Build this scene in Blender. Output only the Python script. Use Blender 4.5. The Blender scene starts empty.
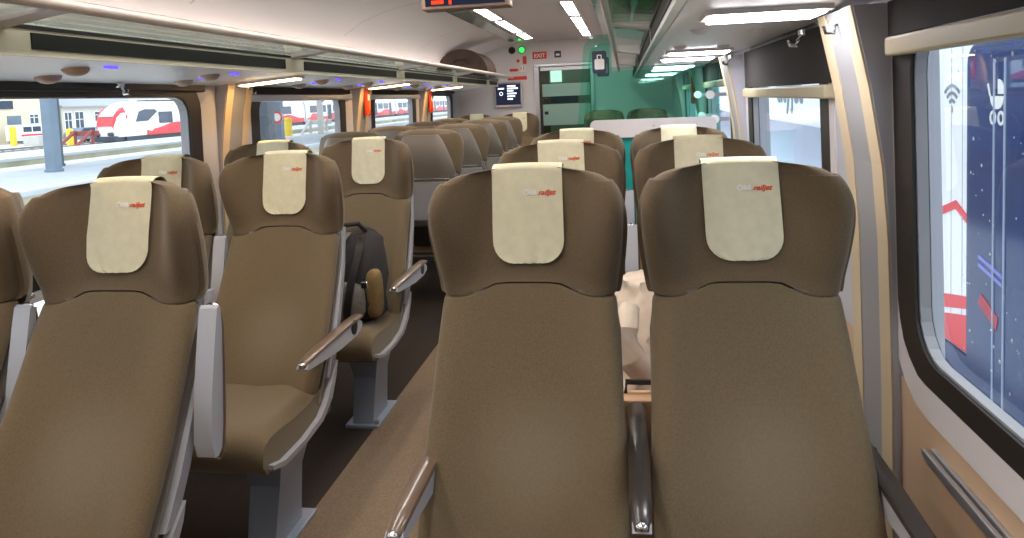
import bpy, bmesh, math, random
from mathutils import Vector, Matrix
random.seed(7)
C = bpy.context.scene.collection
SC = bpy.context.scene
PI = math.pi

# ---------------------------------------------------------------- camera, sky, exposure
cam = bpy.data.cameras.new('camera'); camo = bpy.data.objects.new('camera', cam); C.objects.link(camo)
F, PITCH, YAW, ROLL, YC = 726.03, .07452, .15583, -.04186, 153.9   # YC: row of the optical axis (the photograph is cropped)
cam.sensor_fit = 'HORIZONTAL'; cam.sensor_width = 36; cam.lens = 36*F/1024; cam.shift_y = -(269-YC)/1024; cam.clip_start = .02; cam.clip_end = 800
fw = Vector((-math.sin(YAW)*math.cos(PITCH), math.cos(YAW)*math.cos(PITCH), -math.sin(PITCH)))
r0 = Vector((math.cos(YAW), math.sin(YAW), 0)); u0 = r0.cross(fw)
rr = r0*math.cos(ROLL)+u0*math.sin(ROLL); uu = -r0*math.sin(ROLL)+u0*math.cos(ROLL)
M = Matrix((rr, uu, -fw)).transposed().to_4x4(); M.translation = (.7658, 0, 1.3802)
camo.matrix_world = M; SC.camera = camo

world = bpy.data.worlds.new('overcast_sky'); SC.world = world; world.use_nodes = True
bg = world.node_tree.nodes['Background']; bg.inputs[0].default_value = (.80, .90, 1.0, 1); bg.inputs[1].default_value = 1.3
SC.view_settings.view_transform = 'Standard'; SC.view_settings.look = 'None'
SC.view_settings.gamma = 1; SC.view_settings.use_curve_mapping = False
SC.view_settings.exposure = 1.1
CEIL_LIGHT, RACK_LIGHT, COVE_FILL = 11.0, 14.0, 3.6

# ---------------------------------------------------------------- materials
def lin(c):
    return tuple(((v/255)/12.92 if v/255 <= .04045 else ((v/255+.055)/1.055)**2.4) for v in c)
def mat(name, rgb, rough=.5, metal=0., noise=0., nscale=60., bump=0., bscale=300., sheen=0., spec=.5, rgb2=None, coat=0.):
    m = bpy.data.materials.new(name); m.use_nodes = True
    nt = m.node_tree; b = nt.nodes['Principled BSDF']
    b.inputs['Base Color'].default_value = (*lin(rgb), 1)
    b.inputs['Roughness'].default_value = rough; b.inputs['Metallic'].default_value = metal
    b.inputs['Specular IOR Level'].default_value = spec
    if sheen: b.inputs['Sheen Weight'].default_value = sheen; b.inputs['Sheen Roughness'].default_value = .4
    if coat: b.inputs['Coat Weight'].default_value = coat; b.inputs['Coat Roughness'].default_value = .1
    if noise or rgb2 or bump:
        tc = nt.nodes.new('ShaderNodeTexCoord')
    if noise or rgb2:
        n = nt.nodes.new('ShaderNodeTexNoise'); n.inputs['Scale'].default_value = nscale; n.inputs['Detail'].default_value = 4
        nt.links.new(tc.outputs['Object'], n.inputs['Vector'])
        mx = nt.nodes.new('ShaderNodeValToRGB')
        c = lin(rgb); c2 = lin(rgb2) if rgb2 else tuple(v*(1+noise) for v in c); c1 = c if rgb2 else tuple(v*(1-noise) for v in c)
        mx.color_ramp.elements[0].position = .35; mx.color_ramp.elements[1].position = .65
        mx.color_ramp.elements[0].color = (*c1, 1); mx.color_ramp.elements[1].color = (*[min(1, v) for v in c2], 1)
        nt.links.new(n.outputs['Fac'], mx.inputs['Fac']); nt.links.new(mx.outputs['Color'], b.inputs['Base Color'])
    if bump:
        n2 = nt.nodes.new('ShaderNodeTexNoise'); n2.inputs['Scale'].default_value = bscale; n2.inputs['Detail'].default_value = 2
        nt.links.new(tc.outputs['Object'], n2.inputs['Vector'])
        bp = nt.nodes.new('ShaderNodeBump'); bp.inputs['Strength'].default_value = bump; bp.inputs['Distance'].default_value = .002
        nt.links.new(n2.outputs['Fac'], bp.inputs['Height']); nt.links.new(bp.outputs['Normal'], b.inputs['Normal'])
    return m
def emit(name, rgb, s):
    m = bpy.data.materials.new(name); m.use_nodes = True; nt = m.node_tree; nt.nodes.clear()
    o = nt.nodes.new('ShaderNodeOutputMaterial'); e = nt.nodes.new('ShaderNodeEmission')
    e.inputs[0].default_value = (*lin(rgb), 1); e.inputs[1].default_value = s
    nt.links.new(e.outputs[0], o.inputs[0]); return m
def glass(name, tint, refl=.08, rough=.02, frost=0., gain=.8):
    m = bpy.data.materials.new(name); m.use_nodes = True; nt = m.node_tree; nt.nodes.clear()
    o = nt.nodes.new('ShaderNodeOutputMaterial'); t = nt.nodes.new('ShaderNodeBsdfTransparent'); g = nt.nodes.new('ShaderNodeBsdfGlossy')
    t.inputs[0].default_value = (*tint, 1); g.inputs['Roughness'].default_value = rough; g.inputs[0].default_value = (1, 1, 1, 1)
    mx = nt.nodes.new('ShaderNodeMixShader'); fr = nt.nodes.new('ShaderNodeLayerWeight'); fr.inputs['Blend'].default_value = .12
    ml = nt.nodes.new('ShaderNodeMath'); ml.operation = 'MULTIPLY_ADD'; ml.inputs[1].default_value = gain; ml.inputs[2].default_value = refl*.3
    nt.links.new(fr.outputs['Fresnel'], ml.inputs[0])
    nt.links.new(ml.outputs[0], mx.inputs[0]); nt.links.new(t.outputs[0], mx.inputs[1]); nt.links.new(g.outputs[0], mx.inputs[2])
    last = mx
    if frost:
        d = nt.nodes.new('ShaderNodeBsdfDiffuse'); d.inputs[0].default_value = (*[min(1, v) for v in tint], 1)
        tl = nt.nodes.new('ShaderNodeBsdfTranslucent'); tl.inputs[0].default_value = (*tint, 1)
        ad = nt.nodes.new('ShaderNodeMixShader'); ad.inputs[0].default_value = .5
        nt.links.new(d.outputs[0], ad.inputs[1]); nt.links.new(tl.outputs[0], ad.inputs[2])
        m2 = nt.nodes.new('ShaderNodeMixShader'); m2.inputs[0].default_value = frost
        nt.links.new(mx.outputs[0], m2.inputs[1]); nt.links.new(ad.outputs[0], m2.inputs[2]); last = m2
    nt.links.new(last.outputs[0], o.inputs[0]); return m

FAB = mat('brown_seat_fabric', (114, 99, 76), .92, noise=.10, nscale=260, bump=.35, bscale=700, sheen=.25, spec=.15)
FABH = mat('brown_headrest_fabric', (105, 90, 70), .92, noise=.09, nscale=260, bump=.35, bscale=700, sheen=.25, spec=.15)
def pale_patch(m, c, r, amt):  # mixes a paler oval around c into the base colour
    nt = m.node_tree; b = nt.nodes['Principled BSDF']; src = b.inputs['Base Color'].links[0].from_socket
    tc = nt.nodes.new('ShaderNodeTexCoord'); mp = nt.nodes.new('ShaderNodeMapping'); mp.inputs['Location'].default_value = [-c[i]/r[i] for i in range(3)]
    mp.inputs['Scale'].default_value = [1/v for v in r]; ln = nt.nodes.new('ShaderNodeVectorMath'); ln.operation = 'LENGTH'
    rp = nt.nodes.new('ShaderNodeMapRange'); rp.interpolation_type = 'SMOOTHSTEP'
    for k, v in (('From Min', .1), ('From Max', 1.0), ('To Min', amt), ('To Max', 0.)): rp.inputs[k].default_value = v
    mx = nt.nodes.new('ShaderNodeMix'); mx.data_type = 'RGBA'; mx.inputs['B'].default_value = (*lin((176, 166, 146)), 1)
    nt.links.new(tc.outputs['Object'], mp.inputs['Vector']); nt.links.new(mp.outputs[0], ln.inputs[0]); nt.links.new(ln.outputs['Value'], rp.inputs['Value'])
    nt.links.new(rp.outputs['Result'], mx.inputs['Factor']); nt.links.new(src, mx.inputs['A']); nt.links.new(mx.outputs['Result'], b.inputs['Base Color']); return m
FABB = pale_patch(mat('brown_backrest_fabric', (114, 99, 76), .92, noise=.10, nscale=260, bump=.35, bscale=700, sheen=.25, spec=.15), (.02, -.25, .60), (.19, .6, .18), .15)
COVER = mat('cream_cover_cloth', (216, 210, 180), .9, noise=.04, nscale=40, bump=.3, bscale=500, spec=.1)
SHELL = mat('grey_seat_shell', (126, 119, 110), .38, bump=.15, bscale=500)
PALE = mat('pale_grey_plastic', (178, 180, 186), .4)
PALEB = mat('blue_grey_metal', (140, 148, 162), .4, metal=.2)
DARK = mat('dark_plastic', (34, 30, 28), .45)
ARMTOP = mat('brown_armrest_pad', (108, 88, 72), .28, coat=.5)
ARMDARK = mat('dark_armrest_pad', (44, 38, 36), .32, coat=.3)
CHROME = mat('bright_metal', (215, 215, 218), .18, metal=1.)
WHITE = mat('white_panel', (214, 208, 208), .5)
CEILM = mat('ceiling_panel', (226, 216, 216), .55)
SOFF = mat('soffit_panel', (226, 226, 232), .4)
CREAM = mat('cream_panel', (208, 200, 180), .5)
BEIGE = mat('beige_trim', (206, 188, 156), .5)
LILAC = mat('grey_lilac_panel', (190, 190, 198), .5)
GREYP = mat('grey_centre_panel', (150, 150, 152), .45)
TAN = mat('tan_wall_panel', (200, 170, 140), .5, noise=.04, nscale=8)
BLACK = mat('black_gasket', (30, 24, 22), .5)
BLACKSLOT = mat('black_slot', (14, 13, 12), .6)
BLIND = mat('charcoal_blind', (46, 42, 40), .9, bump=.2)
BLINDBAR = mat('beige_blind_bar', (184, 172, 142), .45)
SILVER = mat('silver_aluminium', (186, 188, 194), .3, metal=.8)
RAILM = mat('rack_rail', (196, 184, 176), .35, metal=.3)
RUNNER = mat('aisle_runner_carpet', (126, 107, 88), .9, noise=.16, nscale=160, bump=.5, bscale=400, spec=.15)
CARPET = mat('shaded_brown_carpet', (58, 50, 44), .95, noise=.18, nscale=160, bump=.5, bscale=400, spec=.1)  # dark carpet, its tone also holds the shade under the seats
RACKGLASS = glass('rack_shelf_glass', (.80, .88, .84), .10)
WINGLASS = glass('window_glass', (.97, .985, .99), .02, gain=.22)
GREENGLASS = glass('green_partition_glass', (.71, .965, .905), .10)
DOORGLASS = glass('door_glass', (.62, .80, .74), .10)
FROSTG = glass('frosted_band', (.60, .76, .70), .06, frost=.75)
TEAL = mat('teal_panel', (30, 150, 145), .35)
STRIPGL = mat('pale_green_gloss', (150, 180, 172), .12, coat=.6)
LIGHTW = emit('ceiling_lamp_glow', (255, 246, 238), CEIL_LIGHT)
LIGHTC = emit('added_cove_glow', (255, 238, 228), COVE_FILL)  # for the strips added to brighten the ceiling
LIGHTY = emit('rack_lamp_glow', (255, 204, 138), RACK_LIGHT*1.25)
LIGHTR = emit('right_rack_lamp_glow', (244, 240, 244), RACK_LIGHT)
BLUELED = emit('blue_led', (70, 50, 255), 2.0)
GREENLED = emit('green_lamp', (40, 220, 70), 1.6)
SCREENM = emit('screen_dark', (30, 34, 48), .8)
SCREENW = emit('screen_white', (225, 232, 255), 1.1)
SCREENR = emit('screen_red', (230, 60, 30), 1.0)
RED = mat('red_sign', (214, 56, 40), .5)
REDBOX = mat('red_box', (220, 70, 34), .45)
PRINTW = mat('white_print', (235, 235, 232), .6)
PRINTR = mat('red_print', (226, 84, 48), .6)
PRINTG = mat('grey_print', (120, 128, 140), .6)
NAVY = mat('navy_sign', (38, 52, 74), .45)
BROWNPANEL = mat('brown_panel', (84, 62, 40), .6, noise=.15, nscale=4)
BLACKFAB = mat('black_bag_fabric', (36, 32, 32), .85, noise=.2, nscale=70, bump=.4)
OLIVEFAB = mat('olive_bag_fabric', (96, 88, 46), .85, noise=.15, nscale=30, bump=.4)
GREENBAG = mat('green_case_shell', (34, 92, 70), .4)
BROWNBAG = mat('brown_bag_leather', (66, 48, 36), .6, noise=.2, nscale=12, bump=.3)
KHAKI = mat('khaki_fabric', (122, 98, 58), .85, noise=.1)
GREYFAB = mat('grey_mesh_fabric', (110, 104, 100), .85, noise=.15, nscale=90)
JACKET = mat('cream_jacket_cloth', (226, 208, 188), .9, noise=.05, nscale=20, bump=.3)
TANBAG = mat('tan_leather', (214, 170, 130), .6)
# outside
ASPH = mat('pale_asphalt', (176, 180, 184), .85, noise=.06, nscale=.6)
GRAVEL = mat('pale_gravel', (204, 200, 194), .95, noise=.14, nscale=1.5)
PLATE = mat('platform_edge_wall', (182, 176, 158), .9, rgb2=(150, 152, 126), nscale=.5)
PLATW = mat('platform_edge_line', (236, 238, 240), .8)
STEEL = mat('grey_steel_column', (112, 126, 140), .6, noise=.06, nscale=2)
STEELD = mat('dark_steel_column', (84, 92, 100), .6)
RAILST = mat('rail_steel', (120, 112, 108), .5)
TRW = mat('train_white', (232, 234, 238), .35, coat=.3)
TRR = mat('train_red', (216, 50, 56), .4, coat=.3)
TRD = mat('train_dark', (62, 66, 76), .5)
TRG = mat('train_window', (58, 66, 84), .15)
RTW = mat('near_train_white', (242, 245, 250), .4)
RTB = mat('near_train_dark_glass', (34, 60, 108), .15, noise=.12, nscale=3, spec=.15)
RTR = mat('near_train_red', (228, 58, 70), .45)
CREAMW = mat('cream_facade', (226, 214, 184), .9, noise=.04, nscale=.5)
GREYW = mat('grey_facade', (214, 208, 200), .9, noise=.04, nscale=.5)
ROOFM = mat('grey_roof', (158, 160, 168), .8)
BWIN = mat('building_window', (74, 84, 98), .2)
YELLOW = mat('yellow_post', (230, 196, 60), .6)
RUST = mat('rust_red_steel', (140, 72, 66), .7)
CONC = mat('concrete', (190, 188, 182), .9, noise=.06, nscale=2)

# ---------------------------------------------------------------- mesh helpers
class MB:
    def __init__(s): s.v = []; s.f = []
    def add(s, vs, fs):
        o = len(s.v); s.v += [tuple(v) for v in vs]; s.f += [tuple(i+o for i in f) for f in fs]; return s
    def box(s, x0, x1, y0, y1, z0, z1, b=0.):
        x0, x1 = sorted((x0, x1)); y0, y1 = sorted((y0, y1)); z0, z1 = sorted((z0, z1))
        if b <= 0:
            return s.add([(x, y, z) for x in (x0, x1) for y in (y0, y1) for z in (z0, z1)],
                         [(0, 1, 3, 2), (4, 6, 7, 5), (0, 4, 5, 1), (2, 3, 7, 6), (0, 2, 6, 4), (1, 5, 7, 3)])
        bm = bmesh.new(); bmesh.ops.create_cube(bm, size=1)
        for v in bm.verts: v.co = ((x0+x1)/2+v.co.x*(x1-x0), (y0+y1)/2+v.co.y*(y1-y0), (z0+z1)/2+v.co.z*(z1-z0))
        b = min(b, .45*min(x1-x0, y1-y0, z1-z0))
        bmesh.ops.bevel(bm, geom=bm.edges[:], offset=b, segments=2, profile=.5, affect='EDGES')
        bm.verts.index_update(); s.add([v.co[:] for v in bm.verts], [[v.index for v in f.verts] for f in bm.faces]); bm.free(); return s
    def grid(s, rows, closed=False, cap=False):
        n = len(rows[0]); vs = [p for r in rows for p in r]; fs = []
        for i in range(len(rows)-1):
            for j in range(n if closed else n-1):
                k = (j+1) % n; fs.append((i*n+j, i*n+k, (i+1)*n+k, (i+1)*n+j))
        if cap: fs.append(tuple(range(n))[::-1]); fs.append(tuple((len(rows)-1)*n+j for j in range(n)))
        return s.add(vs, fs)
    def prism(s, pts, axis, a0, a1):
        """extrude a 2D outline along an axis; pts are the other two coordinates in x,y,z order"""
        def P(p, a): return {'x': (a, p[0], p[1]), 'y': (p[0], a, p[1]), 'z': (p[0], p[1], a)}[axis]
        n = len(pts)
        return s.add([P(p, a0) for p in pts]+[P(p, a1) for p in pts],
                     [tuple(range(n))[::-1], tuple(range(n, 2*n))]+[(i, (i+1) % n, n+(i+1) % n, n+i) for i in range(n)])
    def ring(s, outer, inner, axis, a0, a1):
        """frame: outer and inner outlines of the same length"""
        def P(p, a): return {'x': (a, p[0], p[1]), 'y': (p[0], a, p[1]), 'z': (p[0], p[1], a)}[axis]
        n = len(outer); vs = []
        for a in (a0, a1): vs += [P(p, a) for p in outer]+[P(p, a) for p in inner]
        fs = []
        for i in range(n):
            j = (i+1) % n
            fs += [(i, j, n+j, n+i), (2*n+i, 3*n+i, 3*n+j, 2*n+j), (i, 2*n+i, 2*n+j, j), (n+i, n+j, 3*n+j, 3*n+i)]
        return s.add(vs, fs)
    def tube(s, pts, r, n=8, cap=True):
        pts = [Vector(p) for p in pts]; rows = []
        rs = r if isinstance(r, (list, tuple)) else [r]*len(pts)
        up = Vector((0, 0, 1))
        for i, p in enumerate(pts):
            d = (pts[min(i+1, len(pts)-1)]-pts[max(i-1, 0)]).normalized()
            a = d.cross(up if abs(d.z) < .9 else Vector((1, 0, 0))).normalized(); b = d.cross(a)
            rows.append([p+(a*math.cos(t)+b*math.sin(t))*rs[i] for t in [2*PI*k/n for k in range(n)]])
        return s.grid(rows, True, cap)
    def cyl(s, c, r, h, axis='z', n=20, r2=None):
        c = Vector(c); d = {'x': Vector((1, 0, 0)), 'y': Vector((0, 1, 0)), 'z': Vector((0, 0, 1))}[axis]*h
        return s.tube([c, c+d], [r, r if r2 is None else r2], n)
    def ell(s, c, rx, ry, rz, n=14, m=9, pw=1.):
        rows = []
        for i in range(m+1):
            ph = -PI/2+PI*i/m; row = []
            for k in range(n):
                t = 2*PI*k/n; cp = max(1e-3, math.cos(ph))
                def sg(v): return math.copysign(abs(v)**pw, v)
                row.append((c[0]+rx*cp**pw*sg(math.cos(t)), c[1]+ry*cp**pw*sg(math.sin(t)), c[2]+rz*sg(math.sin(ph))))
            rows.append(row)
        return s.grid(rows, True, True)
    def mesh(s, name, m, smooth=False, ang=None):
        me = bpy.data.meshes.new(name); me.from_pydata(s.v, [], s.f); me.update()
        bm = bmesh.new(); bm.from_mesh(me); bmesh.ops.recalc_face_normals(bm, faces=bm.faces[:]); bm.to_mesh(me); bm.free()
        if m: me.materials.append(m)
        if smooth:
            for p in me.polygons: p.use_smooth = True
            try: me.set_sharp_from_angle(angle=math.radians(ang or 40))
            except Exception: pass
        return me
def link(name, me, parent=None, loc=(0, 0, 0), rot=None):
    o = bpy.data.objects.new(name, me); C.objects.link(o); o.location = loc
    if rot: o.rotation_euler = rot
    if parent: o.parent = parent
    return o
def obj(name, mb, m, parent=None, smooth=False, ang=None, loc=(0, 0, 0), rot=None):
    return link(name, mb.mesh(name, m, smooth, ang), parent, loc, rot)
def tag(o, label=None, cat=None, group=None, kind=None):
    if label: o['label'] = label
    if cat: o['category'] = cat
    if group: o['group'] = group
    if kind: o['kind'] = kind
    return o
def thing(name, label, cat, loc=(0, 0, 0), rz=0, group=None, kind=None):
    o = bpy.data.objects.new(name, None); C.objects.link(o); o.location = loc; o.rotation_euler = (0, 0, rz); o.empty_display_size = .1
    return tag(o, label, cat, group, kind)
def copy_tree(o, parent=None):
    c = o.copy(); C.objects.link(c)
    if parent: c.parent = parent
    for ch in list(o.children): copy_tree(ch, c)
    return c
def rrect(x0, x1, y0, y1, r, n=5):
    pts = []
    for cx, cy, a in ((x1-r, y1-r, 0), (x0+r, y1-r, PI/2), (x0+r, y0+r, PI), (x1-r, y0+r, 1.5*PI)):
        for k in range(n+1):
            t = a+PI/2*k/n; pts.append((cx+r*math.cos(t), cy+r*math.sin(t)))
    return pts
_txt = {}
def text_mesh(s, size, m, ax='LEFT', shear=0, ext=.0006):
    k = (s, size, m.name, ax)
    if k in _txt: return _txt[k]
    cu = bpy.data.curves.new('lettering', 'FONT'); cu.body = s; cu.size = size; cu.align_x = ax; cu.extrude = ext; cu.shear = shear; cu.offset = size*.022
    o = bpy.data.objects.new('lettering', cu); C.objects.link(o)
    bpy.context.view_layer.update()
    me = bpy.data.meshes.new_from_object(o.evaluated_get(bpy.context.evaluated_depsgraph_get()))
    bpy.data.objects.remove(o); me.materials.clear(); me.materials.append(m); _txt[k] = me; return me
def smooth(a, b, x):
    t = min(1, max(0, (x-a)/(b-a))); return t*t*(3-2*t)
def interp(x, xs, ys):
    if x <= xs[0]: return ys[0]
    for i in range(len(xs)-1):
        if x <= xs[i+1]: return ys[i]+(ys[i+1]-ys[i])*(x-xs[i])/(xs[i+1]-xs[i])
    return ys[-1]

# ---------------------------------------------------------------- the carriage shell
YB, YE = -2.2, 9.3                      # back wall behind the viewpoint, end wall
def wx(side, z):                        # inner wall face, leaning in towards the top
    return side*((1.36 if side < 0 else 1.375)-.02*max(0, z-.6))
PL = [-.25, 1.70, 3.66, 5.60, 7.48]          # pilaster centres, left
PR = [.0, 1.89, 3.93, 5.84, 7.62]
fl = MB().box(-1.5, 1.5, YB, 11.2, -.08, 0); tag(obj('floor', fl, CARPET), 'dark brown carpeted carriage floor, seat shade in its colour, with a paler aisle runner', 'floor', kind='structure')
obj('aisle_runner', MB().box(-.33, .33, YB+.02, YE-.02, 0, .004), RUNNER, bpy.data.objects['floor'])  # paler runner; the contrast with the floor is partly painted shade
# ceiling
prof = [(-1.38, 1.68), (-1.31, 1.77), (-1.18, 1.88), (-1.05, 1.965), (-.88, 2.03), (-.70, 2.07), (-.48, 2.097), (-.25, 2.108), (0, 2.112)]
prof = prof+[(-x, z) for x, z in prof[-2::-1]]
cm = MB(); cm.prism(prof+[(x, z+.05) for x, z in prof[::-1]], 'y', YB, 11.2)
ceil = obj('ceiling', cm, CEILM, None, True, 30); tag(ceil, 'pale vaulted carriage ceiling', 'ceiling', kind='structure')
for y in (-.6, 1.25, 3.1, 4.95, 6.8):    # joints of the ceiling panels
    for sd in (-1, 1):
        j = MB(); pts = [(sd*-x, z) for x, z in prof[2:7]]
        j.grid([[(x, y-.004, z-.0015) for x, z in pts], [(x, y+.004, z-.0015) for x, z in pts]]); obj('panel_joint', j, GREYP, ceil)
# side walls
WSILL, WTOP = .74, 1.50
def wall(side, P, yend):
    nm = 'wall_left' if side < 0 else 'wall_right'
    root = thing(nm, 'pale carriage side wall %s' % ('facing the platforms' if side < 0 else 'facing the neighbouring train'), 'wall', kind='structure')
    def slab(name, y0, y1, z0, z1, m, d0=0., d1=.10):
        b = MB(); n = 4; ys = (y0, y1)
        rows = []
        for i in range(n+1):
            z = z0+(z1-z0)*i/n; a = wx(side, z)+side*d0; c = wx(side, z)+side*d1
            rows.append([(a, y0, z), (a, y1, z), (c, y1, z), (c, y0, z)])
        b.grid(rows, True, True); return obj(name, b, m, root)
    slab('lower_panel', YB, yend, -.02, WSILL-(.03 if side > 0 else .12), TAN if side > 0 else LILAC, .004)
    slab('upper_panel', YB, yend, WTOP, 1.75, LILAC)
    return root, slab
def window(n, side, y0, y1, z0, z1, blind, label, glassm=WINGLASS):
    """y0..y1, z0..z1 = clear glass; a black gasket ring and the pale surround lie round it"""
    root = thing('window_%d' % n, label, 'window', (0, 0, 0), 0, None, 'structure')
    def sk(mb):                           # shear to the leaning wall
        mb.v = [(x+wx(side, z), y, z) for x, y, z in mb.v]; return mb
    s = side
    gb = .055 if s > 0 else .10
    out = rrect(y0-.10, y1+.10, z0-gb, z1+.08, .15); inn = rrect(y0, y1, z0, z1, .10)
    obj('gasket', sk(MB().ring(out, inn, 'x', 0, s*(.034 if s > 0 else .05))), BLACK, root)
    obj('reveal', sk(MB().ring(inn, rrect(y0+.006, y1-.006, z0+.006, z1-.006, .095), 'x', s*.008, s*(.030 if s > 0 else .05))), GREYP, root)
    obj('pane', sk(MB().prism(inn, 'x', s*(.028 if s > 0 else .045), s*(.033 if s > 0 else .05))), glassm, root)
    so = rrect(y0-(.15 if s > 0 else .20), y1+(.15 if s > 0 else .20), z0-.125 if s > 0 else z0-.14, 1.60, .2 if s > 0 else .05)
    si = rrect(y0-.098, y1+.098, z0-gb+.002, z1+.078, .15)
    obj('surround', sk(MB().ring(so, si, 'x', 0, s*.035)), LILAC if s < 0 else WHITE, root)
    if blind:
        zb = blind
        obj('blind', sk(MB().box(-s*.012, -s*.006, y0-.17, y1+(.085 if s > 0 else .17), zb, 1.56)), BLIND, root)
        obj('blind_bar', sk(MB().box(-s*.03, 0, y0-.17, y1+(.06 if s > 0 else .17), zb-.045, zb-.004, .006)), BLINDBAR if s > 0 else SILVER, root)
    else:
        obj('blind_roller', sk(MB().box(-s*.02, 0, y0-.12, y1+.12, z1+.02, z1+.075, .01)), BLACK, root)
    return root, sk
rootL, slabL = wall(-1, PL, YE); rootR, slabR = wall(1, PR, YE)
def fill(side, slab, spans, d0=0.):              # solid wall between the windows
    for a, b in spans: slab('wall_panel', a, b, WSILL-(.03 if side > 0 else .12), WTOP+(.1 if side > 0 else 0), LILAC, d0)
Lw = [(-.10, 1.30), (1.98, 3.29), (3.98, 5.22), (5.98, 7.13), (7.88, 8.76)]
Rw = [(.25, 1.64), (2.36, 3.58), (4.30, 5.46), (6.22, 7.30)]
def spans(W, m=.2):
    e = [YB]+[v for a, b in W for v in (a-m, b+m)]+[YE]; return [(e[i], e[i+1]) for i in range(0, len(e), 2) if e[i+1] > e[i]+.01]
fill(-1, slabL, spans(Lw)); fill(1, slabR, spans(Rw, .105), .004)
ll = ['carriage window behind the near left seats', 'large black-framed window showing the platform column and train nose', 'window with raised grey blind showing the red and white train',
      'window with raised grey blind between the two red hammer boxes', 'small rounded window next to the end wall']
for i, (a, b) in enumerate(Lw): window(i+1, -1, a, b, .86, 1.462, [0, 0, 1.475, 1.475, 0][i], ll[i])
lr = ['large rain-spotted window beside the front right seats, blind half lowered', 'window behind the pilaster with its dark blind pulled halfway down',
      'window behind the green glass luggage screen', 'last window of the right wall near the end seats']
drops_done = False
for i, (a, b) in enumerate(Rw):
    w, sk = window(i+6, 1, a, b, .80, 1.50, [1.485, 1.39, 1.45, 1.45][i], lr[i])
    if i == 0:
        d = MB()
        for k in range(230):
            y = random.uniform(.4, 1.5); z = random.uniform(.84, 1.44); r = random.choice((.0012, .0015, .002, .0026))
            d.ell((.034, y, z), r*.6, r, r*random.uniform(1, 1.8), 6, 4)
        tag(obj('raindrops', sk(d), mat('water_drop', (225, 232, 242), .05), w, True), kind='stuff')
        gr = MB().box(-.02, .03, -.2, 1.56, .60, .612, .003)
        obj('heater_grille', sk(gr), SILVER, w)
        for q in range(3): obj('grille_slat', sk(MB().box(-.024+.018*q, -.013+.018*q, -.2, 1.56, .612, .628, .003)), SILVER, w)
        obj('guide_rail', sk(MB().box(-.006, .0, 1.80, 1.812, .78, 1.46, .002)), PALE, w)
# pilasters between the windows
def pilaster(n, side, yc, label, wd):
    root = thing('trim_%d' % n, label, 'trim', kind='structure')
    def sl(name, a, b, t, m, base=False):
        rows = []
        for i in range(9):
            z = .10+1.46*i/8; x = wx(side, z)-side*.065*max(0, (z-1.05)/.5)**1.6; r = wx(side, z)+side*.01 if base else x-side*.004
            rows.append([(x-side*t, a, z), (x-side*t, b, z), (r, b, z), (r, a, z)])
        obj(name, MB().grid(rows, True, True), m, root)
    sl('post_body', yc-wd-.004, yc+wd+.004, .010, LILAC, True)
    sl('centre_panel', yc-wd*.5, yc+wd*.5, .012, GREYP)
    sl('beige_strip', yc-wd, yc-wd*.5, .015, BEIGE); sl('beige_strip', yc+wd*.5, yc+wd, .015, BEIGE)
pl_l = ['pilaster with beige strips behind the near left seats', 'pilaster with two beige strips by the first left window', 'pilaster with beige strips between the large window and the blind',
        'pilaster carrying the nearer red hammer box', 'pilaster carrying the farther red hammer box']
for i, y in enumerate(PL): pilaster(i+1, -1, y, pl_l[i], .13)
pl_r = ['pilaster of the right wall beside the viewpoint', 'tall pilaster with two beige strips beside the front right window seat', 'pilaster at the green glass screen', 'pilaster behind the green glass screen',
        'pilaster of the right wall by the end seats']
for i, y in enumerate(PR): pilaster(i+6, 1, y, pl_r[i], .14)

# end wall with sliding glass door, vestibule behind
wl = thing('wall_end', 'white end wall with signs and sliding door', 'wall', kind='structure')
DX0, DX1, DZ = -.30, .35, 1.78
def cz(x): return interp(x, [p[0] for p in prof], [p[1] for p in prof])
wm = MB()
wm.prism([(-1.40, 0), (DX0, 0), (DX0, 2.12), (-.48, 2.115), (-.70, 2.09), (-.88, 2.05), (-1.05, 1.985), (-1.18, 1.90), (-1.31, 1.79), (-1.40, 1.70)], 'y', YE, YE+.08)
wm.prism([(DX1, 0), (1.40, 0), (1.40, 1.70), (1.31, 1.79), (1.18, 1.90), (1.05, 1.985), (.88, 2.05), (.70, 2.09), (.48, 2.115), (DX1, 2.12)], 'y', YE, YE+.08)
wm.prism([(DX0, DZ), (DX1, DZ), (DX1, 2.12), (DX0, 2.12)], 'y', YE, YE+.08)
obj('wall_panel', wm, WHITE, wl)
obj('door_jamb', MB().box(DX0-.07, DX0, YE-.03, YE+.09, 0, DZ, .006), SILVER, wl); obj('door_jamb', MB().box(DX1, DX1+.05, YE-.03, YE+.09, 0, DZ, .006), SILVER, wl)
obj('door_header', MB().box(DX0-.07, DX1+.05, YE-.03, YE+.09, DZ, DZ+.04, .006), SILVER, wl)
dr = thing('door_1', 'sliding glass door with frosted bands in the end wall', 'door', kind='structure')
obj('pane', MB().box(DX0+.02, DX1, YE+.03, YE+.04, .03, DZ-.02), DOORGLASS, dr)
for z0, z1 in ((1.40, 1.56), (1.03, 1.30), (.55, .9)): obj('frosted_band', MB().box(DX0+.03, DX1-.01, YE+.022, YE+.029, z0, z1), FROSTG, dr)
obj('top_rail', MB().box(DX0+.01, DX1, YE+.02, YE+.05, DZ-.05, DZ, .004), SILVER, dr)
for z in (1.36, 1.19): obj('grip_plate', MB().box(DX0+.05, DX0+.10, YE+.012, YE+.022, z-.02, z+.02, .004), BLACK, dr)
obj('bottom_rail', MB().box(DX0+.01, DX1, YE+.02, YE+.05, 0, .06, .004), SILVER, dr)
vb = thing('wall_vestibule', 'brown vestibule walls beyond the glass door', 'wall', kind='structure')
obj('back_panel', MB().box(-1.4, 1.4, 11.1, 11.18, 0, 2.14), BROWNPANEL, vb)
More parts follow.
